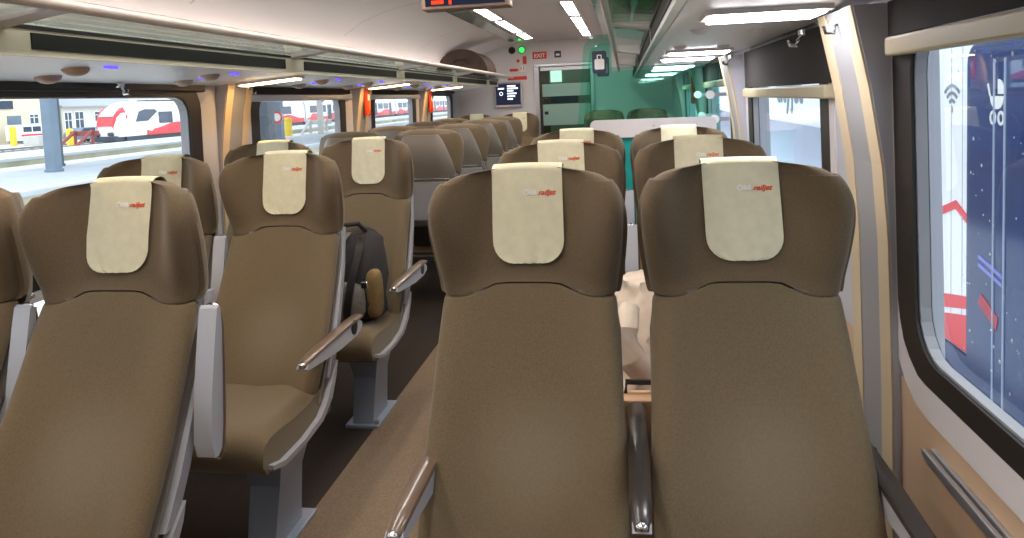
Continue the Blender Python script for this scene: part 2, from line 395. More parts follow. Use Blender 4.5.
obj('side_panel', MB().box(-1.44, -1.40, YE+.08, 11.18, 0, 1.75), WHITE, vb); obj('side_panel', MB().box(1.40, 1.44, YE+.08, 11.18, 0, 1.75), WHITE, vb)
obj('back_door', MB().box(-.36, .30, 11.07, 11.10, 0, 1.82, .01), mat('vestibule_door', (120, 132, 120), .4), vb)
o = obj('lamp', MB().box(-.33, .30, 10.0, 10.15, 2.06, 2.10), LIGHTW, vb)
obj('lit_window', MB().box(-.33, -.16, 11.05, 11.07, 1.62, 1.80), emit('bright_door_window', (226, 236, 226), 1.0), vb)
wb = MB().box(-1.5, 1.5, YB-.05, YB, 0, 2.15); tag(obj('wall_back', wb, WHITE), 'wall behind the viewpoint', 'wall', kind='structure')

# ---------------------------------------------------------------- luggage racks
def rack(side, rail_x, SX0, name_label, bays):
    s = side
    root = thing('luggage_rack', name_label, 'luggage rack', group=None)
    YR = YE-.30
    zi = 1.545 if s < 0 else 1.572
    obj('soffit', MB().prism([(s*SX0, zi+.010 if s < 0 else zi), (s*1.335, zi-.030 if s < 0 else zi), (s*1.345, zi+.02), (s*SX0, zi+.035)], 'y', YB, YR), SOFF, root)
    obj('fascia', MB().prism([(s*(SX0-.023), zi+.004), (s*SX0, zi+.004), (s*SX0, zi+.085), (s*(SX0-.023), zi+.085)], 'y', YB, YR), CREAM if s < 0 else SILVER, root)
    obj('shelf_edge_strip', MB().prism([(s*(SX0-.028), zi+.075), (s*(SX0-.023), zi+.075), (s*(SX0-.023), zi+.085), (s*(SX0-.028), zi+.085)], 'y', YB, YR), BLACK, root)
    ZR = zi+.115
    pts = [(s*rail_x, y, ZR) for y in (YB, YR)]
    obj('rail', MB().tube(pts, .017, 10), RAILM, root, True)
    for a, b in zip(bays[:-1], bays[1:]):
        p = MB().prism([(s*rail_x, ZR-.012), (s*SX0, zi+.086), (s*1.30, zi+.095), (s*1.30, zi+.103), (s*SX0, zi+.094), (s*rail_x, ZR-.004)], 'y', a+.05, b-.05)
        obj('shelf_panel', p, RACKGLASS, root)
        for q in range(1): obj('slot', MB().box(s*(SX0-.027), s*(SX0-.0235), a+.11, b-.09, zi+.022, zi+.066), BLACKSLOT, root)
    for y in bays[1:-1]:
        bk = MB(); x0, x1 = s*(rail_x), s*(SX0-.01)
        bk.prism([(x0, ZR-.016), (x1, zi+.070), (x1, zi+.098), (x0, ZR+.004)], 'y', y-.035, y+.035); obj('bracket', bk, WHITE, root)
        obj('bracket', MB().box(s*SX0, s*1.32, y-.03, y+.03, zi+.085, zi+.10), WHITE, root)
    for i, y in enumerate(PL[:-1] if s < 0 else PR[:-1]):     # spot lamps, call displays and hooks under the soffit
        for dy in (.50, 1.28):
            if not (YB < y+dy < YE-.2): continue
            def zs(x): return zi+(.010-.076*(x-.81) if s < 0 else 0)
            for dx, ey in ((1.19, .04), (1.0, -.06)):
                rs = .042 if s < 0 else .026
                obj('spot_lamp', MB().ell((s*dx, y+dy+ey, zs(dx)), rs, rs, rs*.62, 18, 10), mat_spot if s < 0 else WHITE, root, True)
            if s < 0:
                obj('seat_display', MB().box(s*1.09, s*1.10, y+dy+.02, y+dy+.07, zs(1.1)-.006, zs(1.1)+.004), BLUELED, root)
                obj('seat_display', MB().box(s*.92, s*.93, y+dy-.02, y+dy+.04, zs(.93)-.006, zs(.93)+.004), BLUELED, root)
    lam = obj('added_cove_light', MB().box(s*1.24, s*1.29, YB+.1, YR-.05, zi+.128, zi+.134), LIGHTC, root)  # unseen uplight strip, added on the rack to brighten the ceiling
    obj('added_light_tray', MB().box(s*1.225, s*1.305, YB+.08, YR-.03, zi+.105, zi+.127), WHITE, root)
    return root, zi, ZR
mat_spot = mat('spot_lamp_grille', (190, 166, 146), .5)
BL = [YB, -.05, 1.62, 3.29, 4.96, 6.63, 8.30, YE-.30]
BR = [YB, -.1, 1.30, 3.08, 4.95, 6.85, YE-.30]
rl, ziL, ZRL = rack(-1, .60, .81, 'long glass-bottomed luggage rack over the left windows', BL)
rg, ziR, ZRR = rack(1, .715, .905, 'long glass-bottomed luggage rack over the right windows', BR)
wordsL = ['strip lamp above the near left seats behind view', 'strip lamp at the left edge of the rack underside', 'wide strip lamp beside the pilaster after the first left window', 'strip lamp above the nearer red hammer box', 'strip lamp above the farther red hammer box']
for i, y in enumerate(PL):
    t = thing('rack_lamp', wordsL[i], 'lamp', (-1.05, y-.10, ziL-.009), 0, 'strip lamps under the left luggage rack')
    t.rotation_euler = (0, -.076, 0)
    obj('diffuser', MB().box(-.155, .155, -.04, .04, -.018, -.003, .004), LIGHTY, t)
    obj('frame', MB().ring(rrect(-.17, .17, -.055, .055, .01, 2), rrect(-.155, .155, -.04, .04, .008, 2), 'z', -.012, .002), WHITE, t)
YRL = [-.1, 1.88, 3.46, 4.05, 5.15, 7.0]
wordsR = ['strip lamp over the front right seats', 'brightest strip lamp, over the second right row by the tall pilaster', 'strip lamp over the third right row just before the glass screen',
          'thin strip lamp just behind the top of the glass screen', 'greenish strip lamp seen through the glass screen, nearer one', 'greenish strip lamp seen through the glass screen, farther one']
for i, y in enumerate(YRL):
    t = thing('rack_lamp', wordsR[i], 'lamp', (1.11, y, ziR), 0, 'strip lamps under the right luggage rack')
    obj('diffuser', MB().box(-.13, .13, -.075, .075, -.020, -.003, .004), LIGHTR, t)
    obj('frame', MB().ring(rrect(-.145, .145, -.09, .09, .01, 2), rrect(-.13, .13, -.075, .075, .008, 2), 'z', -.012, .002), WHITE, t)
# ceiling lamps
cl_y = [(.1, 1.35), (1.5, 2.70), (2.85, 4.05), (4.2, 5.33), (5.48, 6.42), (6.58, 7.72), (7.90, 8.62)]
ordn = ['first behind view', 'second', 'third', 'fourth', 'just past the hanging display', 'last but one before the end wall', 'short last one before the end wall']
for lane, x in (('left', -.33), ('right', .36)):
    for i, (a, b) in enumerate(cl_y):
        t = thing('ceiling_lamp', 'white ceiling lamp of the %s row, %s' % (lane, ordn[i]), 'lamp', (x, (a+b)/2, cz(x)), 0, 'ceiling lamps of the %s row' % lane)
        h = (b-a)/2; sl = .12 if x < 0 else -.12
        d = MB().box(-.045, .045, -h, h, -.012, -.004, .002); f = MB().ring(rrect(-.058, .058, -h-.015, h+.015, .012, 2), rrect(-.045, .045, -h, h, .01, 2), 'z', -.013, .02)
        obj('diffuser', d, LIGHTW, t); obj('frame', f, WHITE, t); t.rotation_euler = (0, sl*-.5, 0)
for sd, x0, x1, nm in ((-1, .43, .57, 'left'), (1, .55, .63, 'right')):
    t = thing('ceiling_air_strip', 'glossy pale green strip along the %s side of the ceiling' % nm, 'ceiling strip')
    for i in range(5):
        a = 1.0+1.55*i; b = a+1.52
        p = MB().prism([(sd*x0, cz(sd*x0)-.012), (sd*x1, cz(sd*x1)-.012), (sd*x1, cz(sd*x1)+.012), (sd*x0, cz(sd*x0)+.012)], 'y', a, min(b, YE-.05))
        obj('strip_panel', p, STRIPGL, t)
# hanging passenger display
t = thing('ceiling_display', 'flat brown passenger display hanging from the ceiling over the aisle', 'display', (-.09, 4.05, 2.112))
obj('housing', MB().box(-.25, .25, -.06, .06, -.215, -.03, .008), mat('display_housing', (120, 96, 82), .5), t)
obj('hanger', MB().box(-.15, -.12, -.02, .02, -.03, .0), DARK, t); obj('hanger', MB().box(.12, .15, -.02, .02, -.03, .0), DARK, t)
obj('screen', MB().box(-.225, .225, -.064, -.059, -.195, -.05), SCREENM, t)
obj('red_line', MB().box(-.19, -.12, -.066, -.0638, -.185, -.165), SCREENR, t); obj('red_line', MB().box(-.09, -.075, -.066, -.0638, -.19, -.15), SCREENR, t)

# ---------------------------------------------------------------- seats
ZP = [.40, .45, .55, .75, .95, 1.15, 1.22]; YP = [-.35, -.33, -.268, -.158, -.062, -.022, -.005]
def yf(z): return interp(z, ZP, YP)
HZ = [.925, .934, .97, 1.01, 1.05, 1.085, 1.115, 1.14, 1.162, 1.18, 1.195, 1.206, 1.214, 1.219]
HW = [.202, .207, .213, .219, .223, .226, .227, .225, .219, .210, .197, .181, .160, .135]
HG = [.02, .026, .046, .068, .088, .102, .110, .110, .104, .094, .082, .068, .054, .044]     # how far the wings come forward
HT = [.085, .105, .122, .130, .134, .132, .128, .121, .111, .098, .080, .060, .038, .014]
BZ = [.41, .43, .48, .55, .63, .71, .79, .86, .905, .917, .924]
BW = [.210, .216, .220, .221, .220, .216, .213, .209, .206, .204, .200]
BG = [.045, .047, .048, .046, .04, .034, .03, .026, .022, .02, .018]
BT = [.06, .078, .088, .09, .09, .09, .09, .089, .088, .08, .066]
def resample(xs, cols, n):
    out = []; m = len(xs)
    for i in range(n):
        u = (m-1)*i/(n-1); k = min(int(u), m-2); f = u-k
        def cr(a):
            p0, p1, p2, p3 = a[max(k-1, 0)], a[k], a[k+1], a[min(k+2, m-1)]
            return .5*(2*p1+(p2-p0)*f+(2*p0-5*p1+4*p2-p3)*f*f+(3*p1-p0-3*p2+p3)*f**3)
        out.append([cr(a) for a in [xs]+cols])
    return [list(c) for c in zip(*out)]
HZ, HW, HG, HT = resample(HZ, [HW, HG, HT], 34)
def gw(s): return smooth(.40, .98, abs(s))
def arch(s): return .030*(1-smooth(.30, .72, abs(s)))
def section(z, w, g, t, zoff, fl=.0):
    S = [math.sin(PI/2*k/12) for k in range(-12, 13)]
    fr, bk = [], []
    for s in S:
        c = yf(z)+t/2-g*gw(s); h = t/2*(max(0, 1-abs(s)**8))**.5*(1 if abs(s) < .999 else 0)+.002
        zz = z+zoff(s)
        fr.append((w*s, c-h, zz)); bk.append(((w+fl*abs(s)**3)*s, c+h, zz))
    return fr+bk[::-1]
hb = MB()
rows = []
for z, w, g, t in zip(HZ, HW, HG, HT):
    f = max(0, 1-(z-.925)/.16); rows.append(section(z, w, g, t, lambda s, f=f, z=z: arch(s)*f - (.010*s*s if z > 1.19 else 0), .010*smooth(1.2, 1.05, z)))
hb.grid(rows, True, True); ME_HEAD = hb.mesh('headrest', FABH, True, 60)
bb = MB(); rows = []
for z, w, g, t in zip(BZ, BW, BG, BT):
    f = max(0, 1-(.924-z)/.14); rows.append(section(z, w, g, t, lambda s, f=f: (arch(s)-.003)*f))
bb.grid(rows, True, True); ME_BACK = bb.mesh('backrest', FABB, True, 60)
# cushion
cu = MB(); rows = []
prof_c = [(-.27, .475, .10), (-.33, .462, .12), (-.42, .452, .12), (-.52, .455, .12), (-.60, .463, .12), (-.66, .465, .12), (-.695, .455, .105), (-.712, .43, .07), (-.715, .40, .035)]
for y, z, t in prof_c:
    row = []
    for s in [math.sin(PI/2*k/8) for k in range(-8, 9)]:
        row.append((0.219*s, y-.008*(1-s*s), z-.012*(1-abs(s))-.030*abs(s)**6+.006*abs(s)**2))
    bot = [(0.219*s, y if y > -.7 else y+.01, z-t-.004) for s in [math.sin(PI/2*k/8) for k in range(8, -9, -1)]]
    rows.append(row+bot)
cu.grid(rows, True, True); ME_CUSH = cu.mesh('seat_cushion', FAB, True, 55)
ME_PAN = MB().box(-.215, .215, -.66, -.22, .325, .365, .012).mesh('seat_pan', DARK)
# shell on the rear and pale side edging
def yback(z, s=0.):
    if z < .925: t = interp(z, BZ, BT); g = interp(z, BZ, BG)
    else: t = interp(z, HZ, HT); g = interp(z, HZ, HG)
    return yf(z)+t-g*gw(s)
sh = MB(); rowsf = []
for z in [.40, .50, .60, .72, .84, .93, 1.0, 1.06, 1.11, 1.145, 1.17, 1.183]:
    w = interp(z, [.4, .85, 1.0, 1.1, 1.16, 1.183], [.222, .212, .180, .150, .128, .105])
    zz = min(z, 1.16)
    rowsf.append([(w*k/8, yback(min(z, 1.16), abs(k/8)*w/.24)+.016-.012*abs(k/8)**3, z) for k in range(-8, 9)]+[(w*k/8, yback(min(z, 1.16), abs(k/8)*w/.24)-.012, z) for k in range(8, -9, -1)])
sh.grid(rowsf, True, True); ME_SHELL = sh.mesh('back_shell', SHELL, True, 50)
ME_TRAY = MB().prism([(yback(.885)+.018, .885), (yback(.885)+.040, .880), (yback(.62)+.042, .62), (yback(.62)+.018, .62)], 'x', -.185, .185).mesh('tray_table', PALE)
ME_HOOK = MB().tube([(-.16, yback(.90)+.02, .900), (-.16, yback(.90)+.05, .905), (.16, yback(.90)+.05, .905), (.16, yback(.90)+.02, .900)], .006, 6).mesh('tray_latch', CHROME, True)
ME_POCKET = MB().prism([(yback(.58)+.015, .58), (yback(.56)+.06, .575), (yback(.42)+.045, .42), (yback(.42)+.012, .42)], 'x', -.17, .17).mesh('magazine_pocket', DARK)
EDGEM = mat('seat_edging_plastic', (156, 156, 160), .4)
def edging(sd):
    m = MB(); rows = []
    path = [(.93, .0), (.80, .006), (.68, .012), (.56, .02), (.46, .022)]
    for z, w in path:
        x = interp(z, BZ, BW)+.002; yb = yf(z)+.085; rows.append([(sd*(x-.02), yb-.035, z), (sd*(x+.002+w*.3), yb-.005-w, z), (sd*(x+.002+w*.3), yb+.012, z), (sd*(x-.02), yb+.014, z)])
    m.grid(rows, True, True)
    # sweeps round under the cushion
    pts = [(-.20, .50), (-.245, .46), (-.30, .40), (-.36, .365), (-.48, .35), (-.62, .352), (-.69, .372), (-.69, .358), (-.62, .336), (-.47, .334), (-.345, .347), (-.262, .392), (-.215, .46)]
    m.prism(pts, 'x', sd*.215, sd*.238)
    return m.mesh('side_edging', EDGEM, True, 30)
ME_EDGE = {-1: edging(-1), 1: edging(1)}
# pedestal: a tapering post on a foot plate with bolts, under the seat
def pedestal(sd):
    m = MB(); x = sd*.10
    m.grid([[(x-.075, -.52, .33), (x+.075, -.52, .33), (x+.075, -.28, .33), (x-.075, -.28, .33)],
            [(x-.05, -.50, .20), (x+.05, -.50, .20), (x+.05, -.34, .20), (x-.05, -.34, .20)],
            [(x-.045, -.55, .015), (x+.045, -.55, .015), (x+.045, -.36, .015), (x-.045, -.36, .015)]], True, True)
    return m.mesh('pedestal', PALEB)
ME_PED = {-1: pedestal(-1), 1: pedestal(1)}
ME_BRK = {sd: MB().box(sd*.18, sd*.345, -.60, -.34, .27, .335, .01).mesh('wall_bracket', PALEB) for sd in (-1, 1)}
ME_FOOT = {sd: MB().box(sd*.10-.075, sd*.10+.075, -.57, -.30, .0, .016, .004).mesh('foot_plate', PALEB) for sd in (-1, 1)}
def bolts(sd):
    m = MB()
    m.cyl((sd*.10+.06, -.55, .016), .012, .014, 'z', 8); return m.mesh('bolt', CHROME, True)
ME_BOLT = {sd: bolts(sd) for sd in (-1, 1)}
# cream cloth over the headrest
def yhf(x, z):
    z = min(z, 1.219); s_ = x/interp(z, HZ, HW); z0 = z
    for _ in range(4): z = z0-arch(s_)*max(0, 1-(z-.925)/.16)
    z = max(z, .926); s = x/interp(z, HZ, HW); t = interp(z, HZ, HT); g = interp(z, HZ, HG)
    return yf(z)+t/2-g*gw(s)-t/2*(max(0, 1-abs(s)**8))**.5-.002
def cover_mesh(seed):
    rnd = random.Random(seed); ph = rnd.uniform(0, 6); tilt = rnd.uniform(-.003, .003)
    rows = []; R, hw, zb = .052, .0845, .997+rnd.uniform(-.004, .004)
    K = [-1+2*k/14 for k in range(15)]
    zs = [zb+R*(1-math.cos(PI/2*i/6)) for i in range(7)]+[zb+.09, zb+.12, zb+.15, zb+.18, 1.175, 1.19, 1.203, 1.213]
    for i, z in enumerate(zs):
        if i < 7: w = hw-R+R*math.sin(PI/2*i/6)
        else: w = hw
        w -= .004*smooth(1.0, 1.2, z)*0
        row = []
        for k in K:
            x = w*k*(1-.06*smooth(1.2, .98, z) if False else 1)
            wr = .0026*math.sin(9*k+ph+z*40)*smooth(1.19, 1.05, z)+.003*math.sin(4*k*k-ph+z*25)*smooth(1.16, 1.06, z)
            row.append((x+tilt*(1.22-z)*10, yhf(x, z)-.0055-abs(wr), z))
        rows.append(row)
    for a in (20, 60, 100, 140, 170):   # over the top edge
        a = math.radians(a); zc = 1.212; yc = yhf(0, 1.212)+.022
        rows.append([(hw*k+tilt*.1, yc-.028*math.cos(a)+.0, zc+.0145*math.sin(a)-.0025*k*k) for k in K])
    rows.append([(hw*k, yhf(0, 1.205)+.06, 1.197) for k in K])
    m = MB(); m.grid(rows)
    me = m.mesh('headrest_cover', COVER, True, 70)
    return me
ME_COV = [cover_mesh(i) for i in range(6)]
TXT_W = text_mesh('ÖBB', .0165, PRINTW, shear=0, ext=.0004); TXT_R = text_mesh('railjet', .0175, PRINTR, shear=.35, ext=.0004)
# armrests: a tapered paddle with a pad on top
def paddle(pad):
    prof_ = [(-.10, .03), (-.08, .05), (0, .058), (.30, .052), (.36, .044), (.375, .032), (.365, .022), (.30, .012), (.1, -.010), (-.05, -.010), (-.10, .01)]
    a = MB().prism([(-p[0], p[1]-.05) for p in prof_], 'x', -.017, .017)
    rows = []
    for d, zt, w in ((-.12, .010, .013), (-.10, .020, .02), (0, .022, .0215), (.15, .020, .0215), (.30, .016, .02), (.355, .008, .017), (.372, -.002, .012)):
        rows.append([(-w, -d, zt-.014), (-w*.9, -d, zt-.004), (-w*.5, -d, zt), (0, -d, zt+.001), (w*.5, -d, zt), (w*.9, -d, zt-.004), (w, -d, zt-.014), (0, -d, zt-.018)])
    p = MB().grid(rows, True, True)
    tip = MB().ell((0, -.372, -.004), .012, .010, .010, 10, 6)
    return a.mesh('armrest_body', PALE, True, 30), p.mesh('armrest_pad', pad, True, 50), tip.mesh('armrest_tip', CHROME, True)
PAD_L = paddle(ARMTOP); PAD_D = paddle(ARMDARK)
def armrest(root, x, z, y, up, dark=False):
    b, p, t = PAD_D if dark else PAD_L
    o = link('armrest', b, root, (x, y+.03 if up else y, z+.045 if up else z), (math.radians(-97 if up else 0), 0, 0))
    o.scale = (1.35, .74, .72) if up else (1, 1, .78)
    link('armrest_pad', p, o); link('armrest_tip', t, o)
    h = link('hinge', ME_HINGE, root, (x, y+.02, z))
    return o
ME_HINGE = MB().cyl((-.02, 0, -.01), .026, .04, 'x', 14).mesh('hinge', DARK, True)
def seat(label, x, y, ped=0, facing=0, cover=True, covi=0, arms=()):
    root = thing('train_seat', label, 'seat', (x, y, 0), facing, 'brown fabric train seats with headrest covers')
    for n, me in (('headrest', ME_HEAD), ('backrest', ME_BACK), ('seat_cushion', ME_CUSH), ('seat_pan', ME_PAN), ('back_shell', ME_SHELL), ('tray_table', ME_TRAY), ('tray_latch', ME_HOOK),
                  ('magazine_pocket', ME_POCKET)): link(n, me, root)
    if ped: link('side_edging', ME_EDGE[ped], root)
    else: link('wall_bracket', ME_BRK[1 if (x > 0) == (facing == 0) else -1], root)
    if ped:
        link('pedestal', ME_PED[ped], root); link('foot_plate', ME_FOOT[ped], root); link('bolt', ME_BOLT[ped], root)
    if cover:
        c = link('headrest_cover', ME_COV[covi % 6], root)
        lean = PI/2-math.atan((yhf(0, 1.175)-yhf(0, 1.145))/.03)
        link('logo_lettering', TXT_W, c, (-.008, yhf(0, 1.160)-.0088, 1.153), (lean, 0, 0))
        link('logo_lettering', TXT_R, c, (.0275, yhf(0, 1.160)-.0088, 1.153), (lean, 0, 0))
    for (ax, up, dk) in arms: armrest(root, ax, .60 if x < 0 or not dk else (.585 if x > .9 else .64), -.14, up, dk)
    return root
XL, XLW, XR, XRW = -.487, -.99, .530, 1.021
R1, R2, R3 = 1.728, 2.665, 3.602
L1, L2, L3 = 1.657, 2.550, 3.443
seat('front seat right of the aisle with lowered brown armrest, nearest the camera', XR, R1, -1, 0, True, 0, ((-.205, False, False), (.244, False, True)))
seat('front seat beside the rain-spotted window, dark armrest along the wall', XRW, R1, 0, 0, True, 1, ((.238, False, True),))
seat('second-row aisle seat directly behind the front right aisle seat', XR, R2, -1, 0, True, 2, ((-.255, False, False), (.245, True, False)))
seat('second-row window seat behind the front right window seat', XRW, R2, 0, 0, True, 3, ((.238, False, True),))
seat('third-row aisle seat just before the green glass screen', XR, R3, -1, 0, True, 4, ((-.255, False, False), (.245, True, False)))
seat('third-row window seat just before the green glass screen', XRW, R3, 0, 0, True, 5, ((.238, False, True),))
seat('large front seat left of the aisle with its pale armrest folded up', XL, L1, 1, 0, True, 3, ((.262, True, False), (-.238, True, False)))
seat('front left window seat, cut off by the left edge of the photo', XLW, L1, 0, 0, True, 1, ())
seat('second-row left aisle seat with empty cushion and lowered grey armrest', XL, L2, 1, 0, True, 0, ((.255, False, False), (-.238, True, False)))
seat('second-row left window seat under the large platform window', XLW, L2, 0, 0, True, 2, ())
seat('third-row left aisle seat holding the dark backpack', XL, L3, 1, 0, True, 5, ((.255, False, False), (-.238, True, False)))
seat('third-row left window seat next to the seat with the backpack', XLW, L3, 0, 0, True, 4, ())
BY = [4.45, 5.33, 6.27, 7.17]
nth = ['nearest', 'second', 'third', 'fourth']
for i, y in enumerate(BY):
    seat('aisle seat turned away, %s of the grey-shelled left backs' % nth[i], XL, y, -1, PI, False, 0, ((-.255, False, False),))
    seat('window seat turned away, %s of the dark left backs by the windows' % nth[i], XLW, y, 0, PI, False, 0, ())
seat('aisle end seat facing the camera below the wall screen', XL+.02, 8.58, 1, 0, True, 1, ())
seat('window end seat facing the camera in the far left corner', XLW, 8.58, 0, 0, True, 2, ())
seat('end seat nearer the door, seen dimly through the green glass', XR, 8.58, -1, 0, False, 1, ())
seat('end seat by the wall, seen dimly through the green glass', XRW, 8.58, 0, 0, False, 2, ())

# ---------------------------------------------------------------- glass luggage screen on the right
def screen(y, label, rail):
    t = thing('glass_screen', label, 'partition', (0, y, 0))
    out = [(.36, .10), (1.35, .10), (1.345, 1.555), (.685, 1.555), (.685, 1.76), (.62, 1.76)]
    for k in range(7):
        a = PI/2+PI/2*k/6; out.append((.62+.10*math.cos(a), 1.66+.10*math.sin(a)))
    obj('glass_panel', MB().prism(out, 'y', -.004, .004), GREENGLASS, t)
    # picture sign with a white suitcase
    s = MB().prism(rrect(.575, .665, 1.52, 1.66, .014, 4), 'y', -.008, -.0045); sg = obj('luggage_sign', s, NAVY, t)
    w = MB().prism(rrect(.59, .65, 1.545, 1.61, .008, 3), 'y', -.0095, -.008)
    w.ring(rrect(.605, .635, 1.605, 1.637, .006, 3), rrect(.611, .629, 1.605, 1.631, .004, 3), 'y', -.0095, -.008)
    obj('suitcase_symbol', w, PRINTW, sg)
    for z, x in ((1.36, 1.285), (1.21, 1.31)):
        c = MB(); c.cyl((x, -.03, z), .026, .03, 'y', 18); o = obj('glass_clamp', c, PRINTW, t, True, 40)
        b = MB().box(x, 1.40, -.02, -.008, z-.012, z+.012); obj('clamp_arm', b, SILVER, o)
    if rail:
        obj('white_rail', MB().prism(rrect(.55, 1.315, 1.118, 1.228, .035, 4), 'y', -.06, -.012), WHITE, t, True, 30)
        obj('rail_bolt', MB().cyl((.94, -.064, 1.185), .008, .006, 'y', 10), SILVER, t)
        obj('lower_panel', MB().box(.45, 1.34, -.032, -.012, .12, 1.12), TEAL, t)
    return t
screen(4.6, 'green glass screen with suitcase sign behind the third right row', True)
screen(5.35, 'second green glass screen standing behind the first one', False)

# ---------------------------------------------------------------- fittings on the end wall
t = thing('information_screen', 'small lit information screen on the white end wall', 'screen', (-.705, YE, 1.44))
obj('bezel', MB().box(-.185, .185, -.05, 0, -.165, .165, .012), SILVER, t)
sc = obj('display', MB().box(-.16, .16, -.054, -.049, -.125, .145), SCREENM, t)
lines = MB()
for (x0, x1, z) in ((-.01, .10, .115), (-.01, .13, .085), (-.01, .07, .055), (-.01, .11, .02), (-.01, .09, -.015), (-.01, .06, -.05), (-.13, -.05, .085)): lines.box(x0, x1, -.0565, -.0535, z-.009, z+.009)
obj('text_line', lines, SCREENW, sc)
obj('clock_symbol', MB().ring([(-.09+.024*math.cos(a), .02+.024*math.sin(a)) for a in [2*PI*k/16 for k in range(16)]], [(-.09+.017*math.cos(a), .02+.017*math.sin(a)) for a in [2*PI*k/16 for k in range(16)]], 'y', -.0565, -.0535), SCREENW, sc)
def plate(name, label, cat, x0, x1, z0, z1, m, r=.008, grp=None):
    o = obj(name, MB().prism(rrect(x0, x1, z0, z1, r, 3), 'y', YE-.006, YE), m); return tag(o, label, cat, grp)
o = plate('exit_sign', 'orange-red exit sign above the glass door', 'sign', -.375, -.195, 1.885, 1.975, RED)
link('lettering', text_mesh('EXIT', .07, PRINTW, 'CENTER'), o, (-.285, YE-.007, 1.904), (PI/2, 0, 0))
o = plate('camera_sign', 'small dark square sign above the glass door', 'sign', -.095, -.01, 1.89, 1.975, NAVY)
obj('symbol', MB().box(-.075, -.03, YE-.008, YE-.006, 1.915, 1.94), PRINTW, o)
t = thing('signal_lamp', 'green glowing lamp on the end wall', 'lamp', (-.51, YE, 2.01)); obj('bezel', MB().cyl((0, 0, 0), .045, -.012, 'y', 20), DARK, t); obj('lens', MB().cyl((0, -.012, 0), .034, -.008, 'y', 20), GREENLED, t)
t = thing('signal_lamp', 'unlit black lamp next to the green one', 'lamp', (-.64, YE, 2.01)); obj('bezel', MB().cyl((0, 0, 0), .045, -.012, 'y', 20), DARK, t); obj('lens', MB().cyl((0, -.012, 0), .034, -.008, 'y', 20), BLACKSLOT, t)
plate('extinguisher_sign', 'upright red fire sign under the green lamp', 'sign', -.505, -.455, 1.83, 1.93, RED)
plate('round_button_plate', 'small orange button plate left of the upright red sign', 'sign', -.585, -.545, 1.85, 1.895, REDBOX, .019)
plate('alarm_label', 'short red label with white figures on the end wall', 'sign', -.68, -.57, 1.74, 1.775, RED)
o = plate('alarm_handle_plate', 'white plate with red marks beside the short red label', 'sign', -.545, -.475, 1.735, 1.81, PRINTW); obj('red_mark', MB().box(-.535, -.525, YE-.008, YE-.006, 1.75, 1.80), RED, o); obj('red_mark', MB().box(-.50, -.49, YE-.008, YE-.006, 1.75, 1.80), RED, o)
plate('warning_strip', 'long red strip label above the wall screen', 'sign', -.71, -.46, 1.63, 1.675, RED)
plate('door_button', 'small blue door button on the door frame', 'button', -.362, -.312, 1.28, 1.34, NAVY)
t = thing('vestibule_sign', 'dark blue sign with a white line beyond the door', 'sign', (-.10, 11.04, 1.37)); obj('board', MB().box(-.24, .18, 0, .025, -.06, .08, .006), NAVY, t)
ln = MB()
for k in range(10): ln.box(-.16+.03*k, -.138+.03*k, -.003, 0, .035, .058)
obj('text_line', ln, PRINTW, t)
# hammer boxes on the left pilasters
for i, (y, z, lb) in enumerate(((5.60, 1.41, 'red emergency hammer box on the nearer pilaster'), (7.54, 1.39, 'red emergency hammer box on the farther pilaster'))):
    t = thing('hammer_box', lb, 'safety box', (wx(-1, z)+.055, y, z), 0, 'emergency hammer boxes')
    obj('case', MB().box(0, .03, -.035, .035, -.11, .11, .008), REDBOX, t); obj('label_plate', MB().box(.030, .032, -.02, .02, .01, .06), PRINTW, t); obj('hammer', MB().box(.030, .04, -.012, .012, -.09, .0, .003), mat('hammer_orange_%d' % i, (236, 96, 40), .4), t)
t = thing('hammer_box', 'red emergency hammer box behind the green glass', 'safety box', (wx(1, 1.4)-.05, 5.80, 1.40), 0, 'emergency hammer boxes'); obj('case', MB().box(-.03, 0, -.035, .035, -.11, .11, .008), REDBOX, t)
# coat hooks below the racks
def hook(x, y, z, lb, s):
    t = thing('coat_hook', lb, 'hook', (x, y, z), 0, 'coat hooks under the racks')
    obj('plate', MB().box(-.008, .008, -.02, .02, -.008, .012, .004), CHROME, t)
    obj('hook', MB().tube([(0, 0, 0), (-s*.012, 0, -.02), (-s*.016, 0, -.036), (-s*.034, 0, -.034), (-s*.038, 0, -.018)], .006, 8), CHROME, t, True)
hook(1.29, 1.88, 1.545, 'metal coat hook above the tall pilaster', 1); hook(1.29, 2.27, 1.54, 'pale coat hook at the corner of the lowered blind', 1)
hook(1.29, 3.72, 1.545, 'small coat hook before the glass screen', 1)
hook(-1.28, 2.72, 1.505, 'coat hook above the large left window', -1); hook(-1.27, 3.75, 1.505, 'coat hook beside the first left pilaster', -1)

# ---------------------------------------------------------------- luggage and belongings
def bag(t, w, d, h, m, z0=0., pw=.55):
    b = MB().ell((0, 0, z0+h/2), w/2, d/2, h/2, 20, 12, pw); return obj('body', b, m, t, True, 60)
t = thing('duffel_bag', 'dark brown rounded bag on the far end of the left rack', 'bag', (-.95, 8.0, ZRL))
dd = MB(); n = 16
prof_b = [(.275*math.cos(PI*k/n)*1., .275*math.sin(PI*k/n)**.85 if 0 < k < n else 0) for k in range(n+1)]
dd.prism([(x, z) for x, z in prof_b], 'y', -.30, .30); obj('body', dd, BROWNBAG, t, True, 40)
obj('piping', MB().tube([(x*1.0, -.30, z) for x, z in prof_b], .010, 6), mat('bag_piping', (74, 56, 44), .6), t, True)
obj('handle', MB().tube([(-.1, -.31, .12), (-.06, -.335, .17), (.06, -.335, .17), (.1, -.31, .12)], .009, 6), DARK, t, True)
